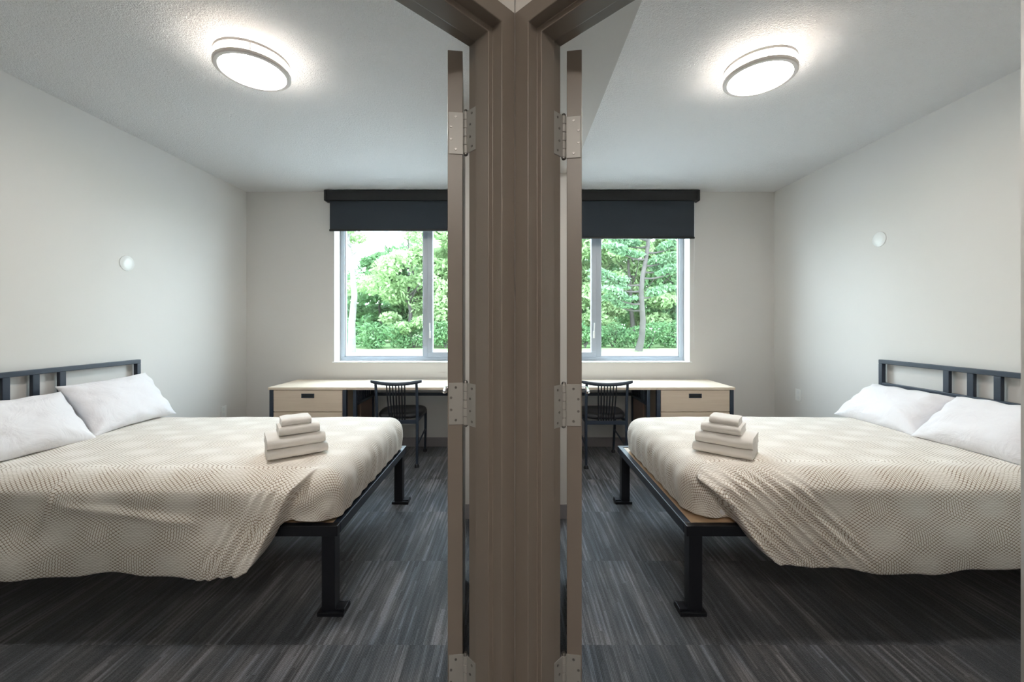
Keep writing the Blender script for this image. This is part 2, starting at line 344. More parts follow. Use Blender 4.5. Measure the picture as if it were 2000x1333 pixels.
# ------------------------------------------------------------------ windows, blinds
def window(s, num):
    f = lambda v: Vector((s*v[0], v[1], v[2]))
    y0, y1 = YB+.15, YB+.21
    nm = 'left' if s < 0 else 'right'
    root = bpy.data.objects.new('window_%d' % num, None); COL.objects.link(root); L = Vector((s*1.2, YB+.15, WZ0)); root.location = L; WL[root.name] = L
    tag(root, 'aluminium window of the %s bedroom looking on trees' % nm, kind='structure')
    fw = .045; xm0, xm1 = .935, .985
    b = MB()
    b.box((WX0, y0, WZ0), (WX1, y1, WZ0+fw), f).box((WX0, y0, WZ1-fw), (WX1, y1, WZ1), f).box((WX0, y0, WZ0+fw), (WX0+fw, y1, WZ1-fw), f).box((WX1-fw, y0, WZ0+fw), (WX1, y1, WZ1-fw), f)
    b.box((xm0, y0, WZ0+fw), (xm1, y1, WZ1-fw), f); b.build('window_frame', M['alu'], root, .003)
    b = MB(); g = .012                         # inner glazing bead of the fixed light
    x0, x1, z0, z1 = xm1, WX1-fw, WZ0+fw, WZ1-fw
    for lo, hi in (((x0, y0+.012, z0), (x1, y1-.01, z0+g)), ((x0, y0+.012, z1-g), (x1, y1-.01, z1)), ((x0, y0+.012, z0+g), (x0+g, y1-.01, z1-g)), ((x1-g, y0+.012, z0+g), (x1, y1-.01, z1-g))): b.box(lo, hi, f)
    b.build('glazing_bead', M['alu'], root, .002)
    b = MB(); c = .055                         # opening casement
    x0, x1, z0, z1 = WX0+fw, xm0, WZ0+fw, WZ1-fw
    for lo, hi in (((x0, y0-.014, z0), (x1, y1-.01, z0+c)), ((x0, y0-.014, z1-c), (x1, y1-.01, z1)), ((x0, y0-.014, z0+c), (x0+c, y1-.01, z1-c)), ((x1-c, y0-.014, z0+c), (x1, y1-.01, z1-c))): b.box(lo, hi, f)
    cs = b.build('casement', M['alu'], root, .004)
    b = MB(); xx = x1-c*.5
    b.box((xx-.011, y0-.026, 1.16), (xx+.011, y0-.014, 1.24), f); b.bar(f((xx, y0-.03, 1.225)), f((xx+.004, y0-.034, 1.33)), .012, .010)
    b.build('casement_latch', M['plastic'], cs, .003)
    b = MB(); b.box((x0+.12, y0-.024, z0+.006), (x0+.16, y0-.014, z0+.03), f); b.build('casement_stay', M['plastic'], cs, .002)
    MB().box((xm1+.003, y0+.035, WZ0+fw+.003), (WX1-fw-.003, y0+.041, WZ1-fw-.003), f).build('fixed_pane', M['glass'], root)
    MB().box((x0+c-.004, y0+.02, z0+c-.004), (x1-c+.004, y0+.026, z1-c+.004), f).build('casement_pane', M['glass'], root)
    b = MB(); b.box((WX0-.02, YB-.014, WZ0-.004), (WX1+.02, YB+.149, WZ0+.006), f); b.build('window_sill', M['white_trim'], root, .002)
window(-1, 1); window(1, 2)
for s, zb, nm in ((-1, 2.312, 'left'), (1, 2.232, 'right')):
    f = lambda v: Vector((s*v[0], v[1], v[2]))
    t_ = thing('roller_blind', (s*1.2, YB-.05, 2.62), 'black roller blind at the %s window, %s' % (nm, 'the one pulled down a little less' if s < 0 else 'the one pulled down a little further'), 'blind')
    b = MB(); b.box((.42, YB-.085, 2.625), (1.975 if s < 0 else 1.965, YB, 2.732), f); b.build('cassette', M['cassette'], t_, .004)
    b = MB(); b.box((1.955, YB-.09, 2.618), (1.982, YB, 2.735), f); b.build('end_cap', M['cassette'], t_, .008, seg=3)
    b = MB(); b.box((.46, YB-.05, zb+.01), (1.935, YB-.0475, 2.63), f); b.build('shade_fabric', M['fabric_blk'], t_)
    b = MB(); b.box((.455, YB-.056, zb-.008), (1.94, YB-.042, zb+.014), f); b.build('bottom_bar', M['cassette'], t_, .004)
    if s > 0:
        b = MB(); b.tube([f((1.95, YB-.03, 2.62)), f((1.951, YB-.02, 2.2)), f((1.949, YB-.012, 1.6)), f((1.951, YB-.012, 1.05))], .0017, 6); b.build('pull_cord', M['plastic'], t_, smooth=True)

# ------------------------------------------------------------------ ceiling lamps, added hall fill light
def lamp(x, y, nm, ph):
    t_ = thing('ceiling_light', (x, y, H), 'round flush ceiling light with two nickel rings, lit, in the %s bedroom' % nm, 'lamp')
    MB().lathe([(.06, H), (.135, H), (.135, H-.008), (.06, H-.008)], (x, y, 0), 48, closed=True).build('mounting_plate', M['plastic'], t_, smooth=True)
    pr = [(.150, H-.080), (.146, H-.088), (.12, H-.094), (.06, H-.098), (.01, H-.0995)]
    MB().lathe(pr, (x, y, 0), 64).build('glass_diffuser', M['glow'], t_, smooth=True)
    MB().lathe([(.02, H-.006), (.148, H-.006), (.153, H-.02), (.153, H-.078), (.151, H-.0799)], (x, y, 0), 64).build('glass_side', M['glow_side'], t_, smooth=True)
    zr = H-.094
    MB().lathe([(.150, zr+.006), (.154, zr-.001), (.171, zr-.001), (.176, zr+.004), (.176, zr+.016), (.172, zr+.019), (.165, zr+.014), (.155, zr+.012)], (x, y, 0), 72, closed=True).build('ring', M['nickel'], t_, smooth=True)
    zr = H-.040
    MB().lathe([(.168, zr), (.174, zr), (.174, zr+.014), (.168, zr+.014)], (x, y, 0), 72, closed=True).build('ring', M['nickel'], t_, smooth=True)
    for k in range(4):
        a = ph + k*math.pi/2; c, s_ = math.cos(a), math.sin(a)
        b = MB(); b.tube([(x+.171*c, y+.171*s_, H-.084), (x+.171*c, y+.171*s_, H-.026)], .0022, 8)
        b.tube([(x+.152*c, y+.152*s_, H-.034), (x+.172*c, y+.172*s_, H-.034)], .002, 8); b.build('ring_post', M['nickel'], t_, smooth=True)
lamp(-1.365, 2.10, 'left', .5); lamp(1.338, 2.155, 'right', 1.25)
t_ = thing('ceiling_fill_light', (0, -1.0, H), 'added square fill light on the hallway ceiling, out of view', 'lamp')  # added fill light behind the camera, brightens the door frames
MB().box((-.32, -1.32, H-.03), (.32, -.68, H)).build('housing', M['plastic'], t_, .004)
MB().box((-.29, -1.29, H-.036), (.29, -.71, H-.029)).build('glass_diffuser', M['hallfill'], t_)

# ------------------------------------------------------------------ small wall fittings
o = MB().lathe([(.004, .012), (.030, .0118), (.046, .009), (.056, .005), (.057, 0)], (0, 0, 0), 40, 'x')
for v in o.bm.verts: v.co += Vector((XL, 2.95, 1.77))
tag(o.build('wall_disc', M['disc'], None, smooth=True), 'pale round plastic disc on the left bedroom wall above the pillows', 'wall disc')
o = MB().lathe([(.004, -.012), (.030, -.0118), (.046, -.009), (.056, -.005), (.057, 0)], (0, 0, 0), 40, 'x')
for v in o.bm.verts: v.co += Vector((XR, 3.055, 1.97))
tag(o.build('wall_disc', M['disc'], None, smooth=True), 'pale round plastic disc on the right bedroom wall above the headboard', 'wall disc')
def outlet(s, xw, y, z, label):
    t_ = thing('wall_outlet', (xw, y, z), label, 'outlet')
    x1, x2 = sorted((xw, xw - s*.006)); MB().box((x1, y-.036, z-.058), (x2, y+.036, z+.058)).build('cover_plate', M['plastic'], t_, .002)
    x1, x2 = sorted((xw - s*.006, xw - s*.008))
    for dz in (-.026, .026): MB().box((x1, y-.016, z+dz-.016), (x2, y+.016, z+dz+.016)).build('socket', M['disc'], t_, .001)
outlet(1, XR, 3.92, .62, 'white wall outlet on the right bedroom wall between headboard and desk')
outlet(-1, XL, 3.94, .45, 'white wall outlet low on the left bedroom wall behind the bed')

# ------------------------------------------------------------------ beds
YN, YF, XF, XH = 1.80, 2.985, .79, 2.79        # frame: near, far, foot, head
def bed(s, nm):
    f = lambda v: Vector((s*v[0], v[1], v[2]))
    xo = (-XL if s < 0 else XR) - .012; hx = xo - .035
    t_ = thing('bed_frame', (s*1.8, 2.4, 0), 'black steel platform bed frame with barred headboard in the %s bedroom' % nm, 'bed')
    MB().box((XF, YN, .36), (hx, YN+.035, .408), f).build('side_rail', M['blk'], t_, .003)
    MB().box((XF, YF-.035, .36), (hx, YF, .408), f).build('side_rail', M['blk'], t_, .003)
    MB().box((XF, YN+.035, .36), (XF+.035, YF-.035, .408), f).build('foot_rail', M['blk2'], t_, .003)
    MB().box((XF+.035, YN+.035, .385), (hx, YF-.035, .404), f).build('platform_panel', M['ply'], t_, .001)
    for (x, y) in ((XF+.045, YN+.035), (XF+.045, YF-.035), (hx-.10, YN+.035), (hx-.10, YF-.035)):
        sy = -1 if y < 2.4 else 1
        b = MB(); b.box((x-.03, y-.028, .018), (x+.03, y+.028, .36), f); lg = b.build('leg', M['blk'], t_, .003)
        b = MB(); b.box((x-.075, y-.04, 0), (x+.045, y+.04, .018), f)
        b.loft([[f((x-.075, y-.03, .018)), f((x-.075, y+.03, .018)), f((x-.075, y+.03, .03)), f((x-.075, y-.03, .03))], [f((x-.03, y-.02, .018)), f((x-.03, y+.02, .018)), f((x-.03, y+.02, .022)), f((x-.03, y-.02, .022))]])
        b.build('foot_plate', M['blk'], lg, .003)
    # headboard
    hb = MB(); 
    hb.box((hx, YN+.0, 1.022), (hx+.03, YF+.03, 1.052), f); h = hb.build('headboard_rail', M['blk2'], t_, .003)
    MB().box((hx, YN+.03, .852), (hx+.03, YF, .882), f).build('headboard_rail', M['blk2'], t_, .003)
    for y in (YN, YF): MB().box((hx, y, 0), (hx+.03, y+.03, 1.022), f).build('headboard_post', M['blk2'], t_, .003)
    for y in ((2.215, 2.355, 2.495) if s < 0 else (2.28, 2.415, 2.55)): MB().box((hx+.004, y-.018, .882), (hx+.026, y+.018, 1.022), f).build('headboard_bar', M['blk2'], t_, .003)
    return t_

def rounded_slab(x0, x1, y0, y1, z0, z1, R, r, f, n=10):
    """soft mattress block"""
    b = MB(); rings = []
    def loop(ins, z):
        pts = []
        for cx, cy, a0 in ((x1-R, y1-R, 0), (x0+R, y1-R, 90), (x0+R, y0+R, 180), (x1-R, y0+R, 270)):
            for k in range(n+1):
                a = math.radians(a0 + 90*k/n); pts.append(f((cx + (R-ins)*math.cos(a), cy + (R-ins)*math.sin(a), z)))
        return pts
    for k in range(6): a = math.pi/2*k/5; rings.append(loop(r*(1-math.sin(a)), z0 + r*(1-math.cos(a))))
    for k in range(6): a = math.pi/2*k/5; rings.append(loop(r*(1-math.cos(a)), z1 - r + r*math.sin(a)))
    b.loft(rings); return b
def sst(a, b, x):
    t = min(1, max(0, (x-a)/(b-a))); return t*t*(3-2*t)
def pw(pts, x):
    if x <= pts[0][0]: return pts[0][1]
    for (a, ya), (b, yb) in zip(pts, pts[1:]):
        if x <= b: return ya + (yb-ya)*(x-a)/(b-a)
    return pts[-1][1]
def bedspread(s, nm, label):
    f = lambda v: Vector((s*v[0], v[1], v[2]))
    ax0, ax1, y0, y1, zt = (.790 if s < 0 else .822), 2.62, 1.800 if s < 0 else 1.828, 2.97, .642
    R = .10 if s < 0 else .15; r = .10
    ix0, ix1, iy0, iy1 = ax0+R, ax1, y0+R, y1-R
    bm = bmesh.new(); uvl = bm.loops.layers.uv.new('UVMap')
    uvd = {}
    fold = [(.24, 1.125), (.28, 1.10), (.42, 1.035), (.50, 1.0), (.58, .965), (.66, .90)] if s < 0 else [(.24, 1.17), (.27, 1.13), (.35, 1.065), (.42, 1.015), (.50, .965), (.58, .905), (.66, .83)]
    def topz(x, y):
        cr_ = .012*(1-((x-1.7)/1.0)**2)*(1-((y-2.4)/.6)**2)
        n_ = noise.noise(Vector((x*2.3, y*3.1, 4+s)))*.010 + noise.noise(Vector((x*7, y*9, 9+s)))*.0035
        return zt + cr_ + n_
    inv = [(x_, z_) for z_, x_ in fold][::-1]
    zlow = .250 if s < 0 else .272
    def hem(x):
        z = .424 if x < pw(fold, .42) else max(zlow, pw(inv, x) + .004)
        if s > 0: z -= .022*sst(1.15, 1.6, x)
        z += .022*math.exp(-((x-pw(fold, zlow))/.030)**2)*(1 if x > pw(fold, .42) else 0)
        return z + (.008*math.sin(x*9+s) + .005*math.sin(x*23)) * sst(1.15, 1.3, x)
    def point(bx, by, dx, dy, t, near):
        """t 0..1 down the skirt, from the inner rectangle point (bx,by) out along (dx,dy)"""
        zb = hem(bx) if near else .424
        
        flat = R - r; arc = r*math.pi/2; total = flat + arc + (zt - r - zb); e = t*total
        if e < flat: h, dz = e, 0
        elif e < flat+arc: a = (e-flat)/r; h, dz = flat + r*math.sin(a), r*(1-math.cos(a))
        else: h, dz = R, r + e-flat-arc
        x, y = bx + dx*h, by + dy*h
        z = topz(bx, by)*(1) - dz - (topz(bx, by)-zt)*min(1, dz/.1)
        out = 0.0; k = min(1, dz/.05)
        if near:
            af = pw(fold, z); g = x - af
            F = sst(-.003, .012, g)
            out += F*(.030 + .055*sst(.05, .38, dz))*min(1, (dz/.06)) + .024*F + .016*math.exp(-((g-.022)/.020)**2)*sst(0, .05, dz)
            out -= .016*math.exp(-((g+.020)/.022)**2)*k            # shadowed valley beside the fold
            if s > 0:
                win = sst(.0, .04, g)*(1-sst(.30, .52, g))*sst(.0, .08, dz+.03)*(1-.85*sst(.24, .38, dz))
                gg = g - .28*dz
                out += win*(.0105*math.cos(gg*2*math.pi/.062 + 1.5*noise.noise(Vector((x*6, z*6, 2)))) + .004*math.cos(gg*2*math.pi/.031))
            else:
                win = sst(.0, .03, g)*(1-sst(.10, .30, g))
                out += win*.007*math.cos((g)*2*math.pi/.05)*sst(0, .1, dz+.02)
                # one pressed crease further towards the head
                out += .010*math.exp(-((x-2.02-.15*max(0, dz-.1))/.010)**2)*sst(.0, .05, dz)*(1-sst(.14, .2, dz))
                out += .008*math.exp(-((z-.47-(x-1.5)*.12)/.02)**2)*sst(1.2, 1.6, x)*(1-sst(1.9, 2.05, x))
            out += F*(.011*noise.noise(Vector((x*4.2, z*3.0, 1.3*s))) + .005*noise.noise(Vector((x*11, z*8, 5*s))))*min(1, dz/.1)
            out += F*.016*math.sin(x*7.5+2*s)*sst(.2, .42, dz)
            tk = (1-F)*sst(.03, .12, dz)
            out += tk*.004*math.sin((x*.6+z)*60)
        else:
            out += k*(.006*noise.noise(Vector((x*8, y*14, z*3+s))) + (.0035*math.sin(y*58+3*noise.noise(Vector((y*4, z*4, 0)))) if dx < -.5 else 0)*sst(.0, .1, dz))
            out -= .010*sst(.12, .21, dz)
        if near and bx < 1.02: out -= .010*sst(.14, .21, dz)*(1-sst(1.0, 1.03, x))
        return f((x + dx*out, y + dy*out, z)), (bx + dx*e, by + dy*e)
    NXg, NYg = 330, 60
    xs = [ix0 + (ix1-ix0)*i/NXg for i in range(NXg+1)]; ys = [iy0 + (iy1-iy0)*j/NYg for j in range(NYg+1)]
    G = {}
    for i, x in enumerate(xs):
        for j, y in enumerate(ys):
            v = bm.verts.new(f((x, y, topz(x, y)))); G[i, j] = v; uvd[v] = (x, y)
    def quad(vs_, uvs=None):
        vs_u = []
        for q in vs_:
            if q not in vs_u: vs_u.append(q)
        if len(vs_u) < 3: return
        fc = bm.faces.new(vs_u); fc.smooth = True
        for lp_ in fc.loops: lp_[uvl].uv = uvd[lp_.vert]
    for i in range(NXg):
        for j in range(NYg): quad([G[i, j], G[i+1, j], G[i+1, j+1], G[i, j+1]])
    cols = []
    for i in range(NXg, -1, -1): cols.append((G[i, 0], xs[i], iy0, 0, -1, True))
    for k in range(1, 16): a = math.radians(90*k/16); cols.append((G[0, 0], xs[0], iy0, -math.sin(a), -math.cos(a), k < 8))
    for j in range(NYg+1): cols.append((G[0, j], xs[0], ys[j], -1, 0, False))
    for k in range(1, 16): a = math.radians(90*k/16); cols.append((G[0, NYg], xs[0], iy1, -math.cos(a), math.sin(a), False))
    for i in range(NXg+1): cols.append((G[i, NYg], xs[i], iy1, 0, 1, False))
    NT_ = 64; prev = None
    for (v0, bx, by, dx, dy, near) in cols:
        cur = [v0]
        for k in range(1, NT_+1):
            co, uv = point(bx, by, dx, dy, k/NT_, near); v = bm.verts.new(co); uvd[v] = uv; cur.append(v)
        if prev:
            for k in range(NT_): quad([prev[k], cur[k], cur[k+1], prev[k+1]])
        prev = cur
    bmesh.ops.recalc_face_normals(bm, faces=bm.faces)
    up = sum(fc.normal.z for fc in bm.faces)
    if up < 0: bmesh.ops.reverse_faces(bm, faces=bm.faces)
    L = f((1.8, 2.4, .24))
    for v in bm.verts: v.co -= L
    me = bpy.data.meshes.new('bedspread'); bm.to_mesh(me); bm.free(); me.materials.append(M['spread'])
    o = bpy.data.objects.new('bedspread', me); COL.objects.link(o); o.location = L
    md = o.modifiers.new('cloth_thickness', 'SOLIDIFY'); md.thickness = .004; md.offset = -1
    return tag(o, label, 'bedspread')
def pillow(s, c, wdir, hdir, W_, H_, T_, seed, label, group=None):
    wd = Vector(wdir).normalized(); hd = Vector(hdir); hd = (hd - wd*hd.dot(wd)).normalized(); nd = wd.cross(hd)
    n = 44; b = MB(); bm = b.bm; V = {}
    for side in (1, -1):
        for i in range(n+1):
            for j in range(n+1):
                u, v = -1+2*i/n, -1+2*j/n
                edge = i in (0, n) or j in (0, n)
                if edge and side == -1: V[i, j, -1] = V[i, j, 1]; continue
                uu, vv = math.sin(u*math.pi/2)*.35+u*.65, math.sin(v*math.pi/2)*.35+v*.65
                px = uu*(1-.085*(1-v*v)**1*abs(uu)**3) ; py = vv*(1-.12*(1-u*u)*abs(vv)**3)
                th = (max(0, 1-abs(uu)**3.2))**.62*(max(0, 1-abs(vv)**3.0))**.62
                crn = (abs(uu)*abs(vv))**3
                nn = noise.noise(Vector((u*1.6+seed, v*1.6, side*2)))*.22 + noise.noise(Vector((u*4+seed, v*4, side*5)))*.07
                # creases that run in from the seams
                ang = math.atan2(v, u); rad = max(abs(u), abs(v))
                cr_ = .006*math.sin(ang*13+seed)*sst(.45, .95, rad)*(1-sst(.95, 1, rad))
                z = side*(T_/2*th*(1+nn) + cr_*min(1, th*2))
                if edge: z = .002*math.sin((u+v)*5+seed)
                sag = -.05*(1-vv)*.5*th*.0
                V[i, j, side] = bm.verts.new(Vector(c) + wd*px*W_/2 + hd*py*H_/2 + nd*z + Vector((0, 0, sag)))
    for side in (1, -1):
        for i in range(n):
            for j in range(n): bm.faces.new((V[i, j, side], V[i+1, j, side], V[i+1, j+1, side], V[i, j+1, side]))
    o = b.build('pillow', M['pillow'], None, smooth=True, angle=0)
    m_ = o.modifiers.new('sub', 'SUBSURF'); m_.levels = 1; m_.render_levels = 1
    return tag(o, label, 'pillow', group)
for s, nm in ((-1, 'left'), (1, 'right')):
    f = lambda v, s=s: Vector((s*v[0], v[1], v[2]))
    bed(s, nm)
    hx = ((-XL if s < 0 else XR) - .047)
    b = rounded_slab(.845, hx-.005, 1.85, 2.95, .404, .628, .10 if s < 0 else .13, .05, f)
    tag(b.build('mattress', M['sheet'], None, smooth=True, angle=60), 'white mattress on the %s bed, under the bedspread' % nm, 'mattress')
bedspread(-1, 'left', 'cream net-patterned bedspread on the left bed, with a single fold near the foot corner')
bedspread(1, 'right', 'cream net-patterned bedspread on the right bed, with several slanting creases near the foot corner')
pillow(-1, (-2.615, 2.67, .80), (.03, 1, .03), (-.60, -.13, .80), .58, .39, .17, 1.3, 'white pillow leaning on the left headboard, the one nearer the window')
pillow(-1, (-2.60, 2.075, .780), (.05, 1, -.02), (-.66, .0, .76), .62, .38, .17, 5.1, 'white pillow leaning on the left headboard, cut by the left edge of the photo')
pillow(1, (2.575, 2.70, .755), (.0, 1, .0), (.78, .0, .60), .62, .38, .17, 8.7, 'white pillow at the right headboard, the one nearer the window')
pillow(1, (2.555, 2.11, .765), (-.03, 1, .0), (.76, .0, .62), .60, .38, .18, 3.3, 'white pillow at the right headboard, the one nearer the right edge of the photo')

# ------------------------------------------------------------------ folded towels
def towel(P0, P1, inset, z, L, D, T_, seed, label, layers=3, jog=0.0):
    P0, P1 = Vector((*P0, 0)), Vector((*P1, 0)); e1 = (P1-P0).normalized(); e2 = Vector((-e1.y, e1.x, 0))
    if e2.y < 0: e2 = -e2
    org = P0 + e1*inset + e2*jog
    b = MB(); nL = 26
    t = T_/(2*layers)
    for k in range(layers):
        ro = T_/2 - k*t; ri = ro - t*.94 if k < layers-1 else .0006
        path = []; cx_ = T_/2
        back = D - .004*k
        outer = []; inner = []
        nb = 10
        for q in range(nb+1): outer.append((back - (back-cx_)*q/nb, ro)); inner.append((back - (back-cx_)*q/nb, ri))
        for q in range(1, 12): a = math.pi/2 + math.pi*q/12; outer.append((cx_ + ro*math.cos(a), ro*math.sin(a))); inner.append((cx_ + ri*math.cos(a), ri*math.sin(a)))
        for q in range(nb+1): outer.append((cx_ + (back-cx_)*q/nb, -ro)); inner.append((cx_ + (back-cx_)*q/nb, -ri))
        sec = outer + inner[::-1]
        rings = []
        for i in range(nL+1):
            a = i/nL; end = 1 - (2*a-1)**2
            ring = []
            for (y_, h_) in sec:
                wob = noise.noise(Vector((a*3+seed, y_*12, h_*30)))
                sq = 1 - .10*(abs(2*a-1)**8)
                hh = h_*sq + T_/2
                hh = max(.0004, hh + .004*wob*(1 if h_ > 0 else .15) + (.004*math.sin(a*math.pi)*math.sin(seed*3) if h_ > 0 else 0))
                ex = L*(a-.5)*(1 + .012*noise.noise(Vector((y_*20+seed, k*4, a)))) + L/2
                ring.append(org + e1*ex + e2*(y_ + .003*noise.noise(Vector((a*6, seed, h_*40)))) + Vector((0, 0, z+hh)))
            rings.append(ring)
        b.loft(rings)
    o = b.build('towel', M['terry'], None, smooth=True, angle=60)
    return tag(o, label, 'towel')
for s, A, B, nm in ((-1, (-1.182, 1.925), (-.957, 2.084), 'left'), (1, (1.160, 1.925), (.936, 2.105), 'right')):
    z0 = .654 if s < 0 else .655
    towel(A, B, .0, z0, .272, .20, .047, 1+s, 'large folded cream towel at the bottom of the towel stack on the %s bed' % nm)
    towel(A, B, -.002, z0+.0475, .262, .20, .058, 2.4+s, 'large folded cream towel second from the bottom on the %s bed' % nm, jog=.004)
    towel(A, B, .05, z0+.106, .185, .15, .045, 3.7+s, 'small folded cream towel second from the top of the stack on the %s bed' % nm, jog=.018)
    towel(A, B, .062, z0+.1515, .135, .11, .038, 5.2+s, 'little folded washcloth topping the towel stack on the %s bed' % nm, jog=.03)

# ------------------------------------------------------------------ desks
def desk(s, xe, LEN, nm):
    f = lambda v: Vector((xe - s*v[0]*1.04, v[1], v[2]))
    y0, y1, zt = 3.72, 4.235, .727
    t_ = thing('desk', f((.8, 3.95, 0)), 'pale maple desk on navy steel legs beneath the %s window' % nm, 'desk')
    MB().box((.705, y0-.004, zt-.024), (LEN, y1, zt), f).build('desktop', M['maple_top'], t_, .002)
    def fr(x, two=True):
        MB().box((x, y0+.01, 0), (x+.03, y0+.04, zt-.024), f).build('leg', M['blk2'], t_, .002)
        MB().box((x, y1-.04, 0), (x+.03, y1-.01, zt-.024), f).build('leg', M['blk2'], t_, .002)
        MB().box((x, y0+.04, zt-.05), (x+.03, y1-.04, zt-.026), f).build('side_rail', M['blk2'], t_, .002)
        MB().box((x, y0+.04, .552), (x+.03, y1-.04, .577), f).build('side_rail', M['blk2'], t_, .002)
        for k in range(7): MB().box((x+.008, y0+.085+k*.052, .577), (x+.022, y0+.097+k*.052, zt-.05), f).build('slat', M['blk2'], t_, .001)
    fr(.755); fr(LEN-.035)
    MB().box((.785, y1-.035, .560), (LEN-.035, y1-.012, .592), f).build('back_rail', M['blk2'], t_, .002)
    MB().box((.762, y0+.15, .30), (.778, y1-.06, .545), f).build('side_panel', M['brown_panel'], t_, .001)
    c_ = thing('drawer_chest', f((.34, 3.95, 0)), 'pale maple drawer chest with navy posts at the end of the %s desk' % nm, 'drawers')
    MB().box((-.004, y0-.004, zt-.024), (.702, y1, zt), f).build('chest_top', M['maple_top'], c_, .002)
    for x in (.006, .664):
        MB().box((x, y0+.002, 0), (x+.034, y0+.034, zt-.024), f).build('corner_post', M['blk2'], c_, .002)
        MB().box((x, y1-.036, 0), (x+.034, y1-.004, zt-.024), f).build('corner_post', M['blk2'], c_, .002)
    MB().box((.041, y0+.025, .04), (.663, y1-.01, zt-.026), f).build('carcass', M['maple'], c_, .001)
    for k in range(3):
        z1 = zt-.028 - k*.206; z0 = z1-.200
        d_ = MB().box((.043, y0+.004, z0), (.661, y0+.024, z1), f).build('drawer_front', M['maple'], c_, .0015)
        zc = z1 - (.052 if k == 0 else .075); xc = .352
        b = MB()
        for lo, hi in (((xc-.057, y0-.001, zc-.020), (xc+.057, y0+.004, zc-.014)), ((xc-.057, y0-.001, zc+.014), (xc+.057, y0+.004, zc+.020)), ((xc-.057, y0-.001, zc-.014), (xc-.051, y0+.004, zc+.014)), ((xc+.051, y0-.001, zc-.014), (xc+.057, y0+.004, zc+.014))): b.box(lo, hi, f)
        b.build('pull_rim', M['blk2'], d_)
        MB().box((xc-.051, y0+.0022, zc-.014), (xc+.051, y0+.0042, zc+.014), f).build('pull_recess', M['cassette'], d_)
desk(-1, -2.275, 1.73, 'left'); desk(1, 2.08, 1.58, 'right')

# ------------------------------------------------------------------ chairs
def chair(s, x0, yb, rot, label):
    """local x right, y forward (to the desk); rear posts at y=0"""
    ca, sa = math.cos(rot), math.sin(rot)
    f = lambda v: Vector((x0 + v[0]*ca - v[1]*sa, yb + v[0]*sa + v[1]*ca, v[2]))
    t_ = thing('chair', (x0, yb+.2, 0), label, 'chair')
    hw = .185
    for sg in (-1, 1):
        b = MB(); b.tube([f((sg*(hw+.0), -.005, .012)), f((sg*hw, .0, .2)), f((sg*hw, .012, .44)), f((sg*hw, -.0, .62)), f((sg*hw, -.030, .780))], [.0115, .013, .0135, .0135, .012], 14)
        rl = b.build('rear_leg', M['blk2'], t_, smooth=True)
        MB().tube([f((sg*hw, -.006, 0)), f((sg*hw, -.005, .02)), f((sg*hw, -.005, .03))], [.022, .020, .013], 16).build('glide', M['blk'], rl, smooth=True)
        b = MB(); b.tube([f((sg*(hw-.012), .455, .012)), f((sg*(hw-.004), .435, .25)), f((sg*hw, .42, .44))], [.0115, .013, .013], 14)
        fl = b.build('front_leg', M['blk2'], t_, smooth=True)
        MB().tube([f((sg*(hw-.012), .455, 0)), f((sg*(hw-.012), .455, .02)), f((sg*(hw-.012), .455, .03))], [.020, .019, .012], 16).build('glide', M['blk'], fl, smooth=True)
        MB().tube([f((sg*hw, .0, .19)), f((sg*(hw-.005), .44, .24))], .008, 10).build('side_stretcher', M['blk2'], t_, smooth=True)
        MB().bar(f((sg*hw, .01, .425)), f((sg*hw, .42, .425)), .018, .028).build('seat_rail', M['blk2'], t_, .003)
    MB().bar(f((-hw, .012, .415)), f((hw, .012, .415)), .018, .035).build('seat_rail', M['blk2'], t_, .003)
    MB().bar(f((-hw, .42, .425)), f((hw, .42, .425)), .018, .028).build('seat_rail', M['blk2'], t_, .003)
    # crest rail: bowed back and dipping in the middle
    b = MB(); rings = []
    for k in range(25):
        a = -1+2*k/24; x = a*.232; y = -.022 - .028*(1-a*a); z = .772 + .022*a*a; tk = .0125*(1-.35*abs(a)**6); hh = .0165*(1-.25*abs(a)**6)
        rings.append([f((x, y + tk*math.cos(q), z + hh*math.sin(q))) for q in [2*math.pi*j/12 for j in range(12)]])
    b.loft(rings); b.build('crest_rail', M['blk2'], t_, smooth=True)
    for k in range(7):
        a = (k-3)/3; b = MB()
        b.tube([f((a*.070, .012, .425)), f((a*.073, .0, .50)), f((a*.078, -.02, .62)), f((a*.082, -.045, .77))], .0062, 8); b.build('spindle', M['blk'], t_, smooth=True)
    # seat: rounded cushion, wider towards the front
    b = MB(); rings = []
    def outl(sc_, z):
        pts = []
        for k in range(40):
            q = 2*math.pi*k/40; cx_, cy_ = math.cos(q), math.sin(q)
            px = math.copysign(abs(cx_)**.62, cx_)*.215; py = math.copysign(abs(cy_)**.66, cy_)*.215
            px *= 1 + .06*(py/.215)
            pts.append(f((px*sc_, .225 + py*sc_, z)))
        return pts
    for sc_, z in ((.90, .440), (.97, .443), (1.0, .455), (.99, .472), (.94, .486), (.82, .492), (.55, .488), (.2, .484)): rings.append(outl(sc_, z))
    b.loft(rings); b.build('seat', M['seat'], t_, smooth=True, angle=60)
chair(-1, -1.060, 3.665, .03, 'black spindle-back chair tucked under the left desk')
chair(1, .862, 3.635, -.01, 'black spindle-back chair tucked under the right desk')

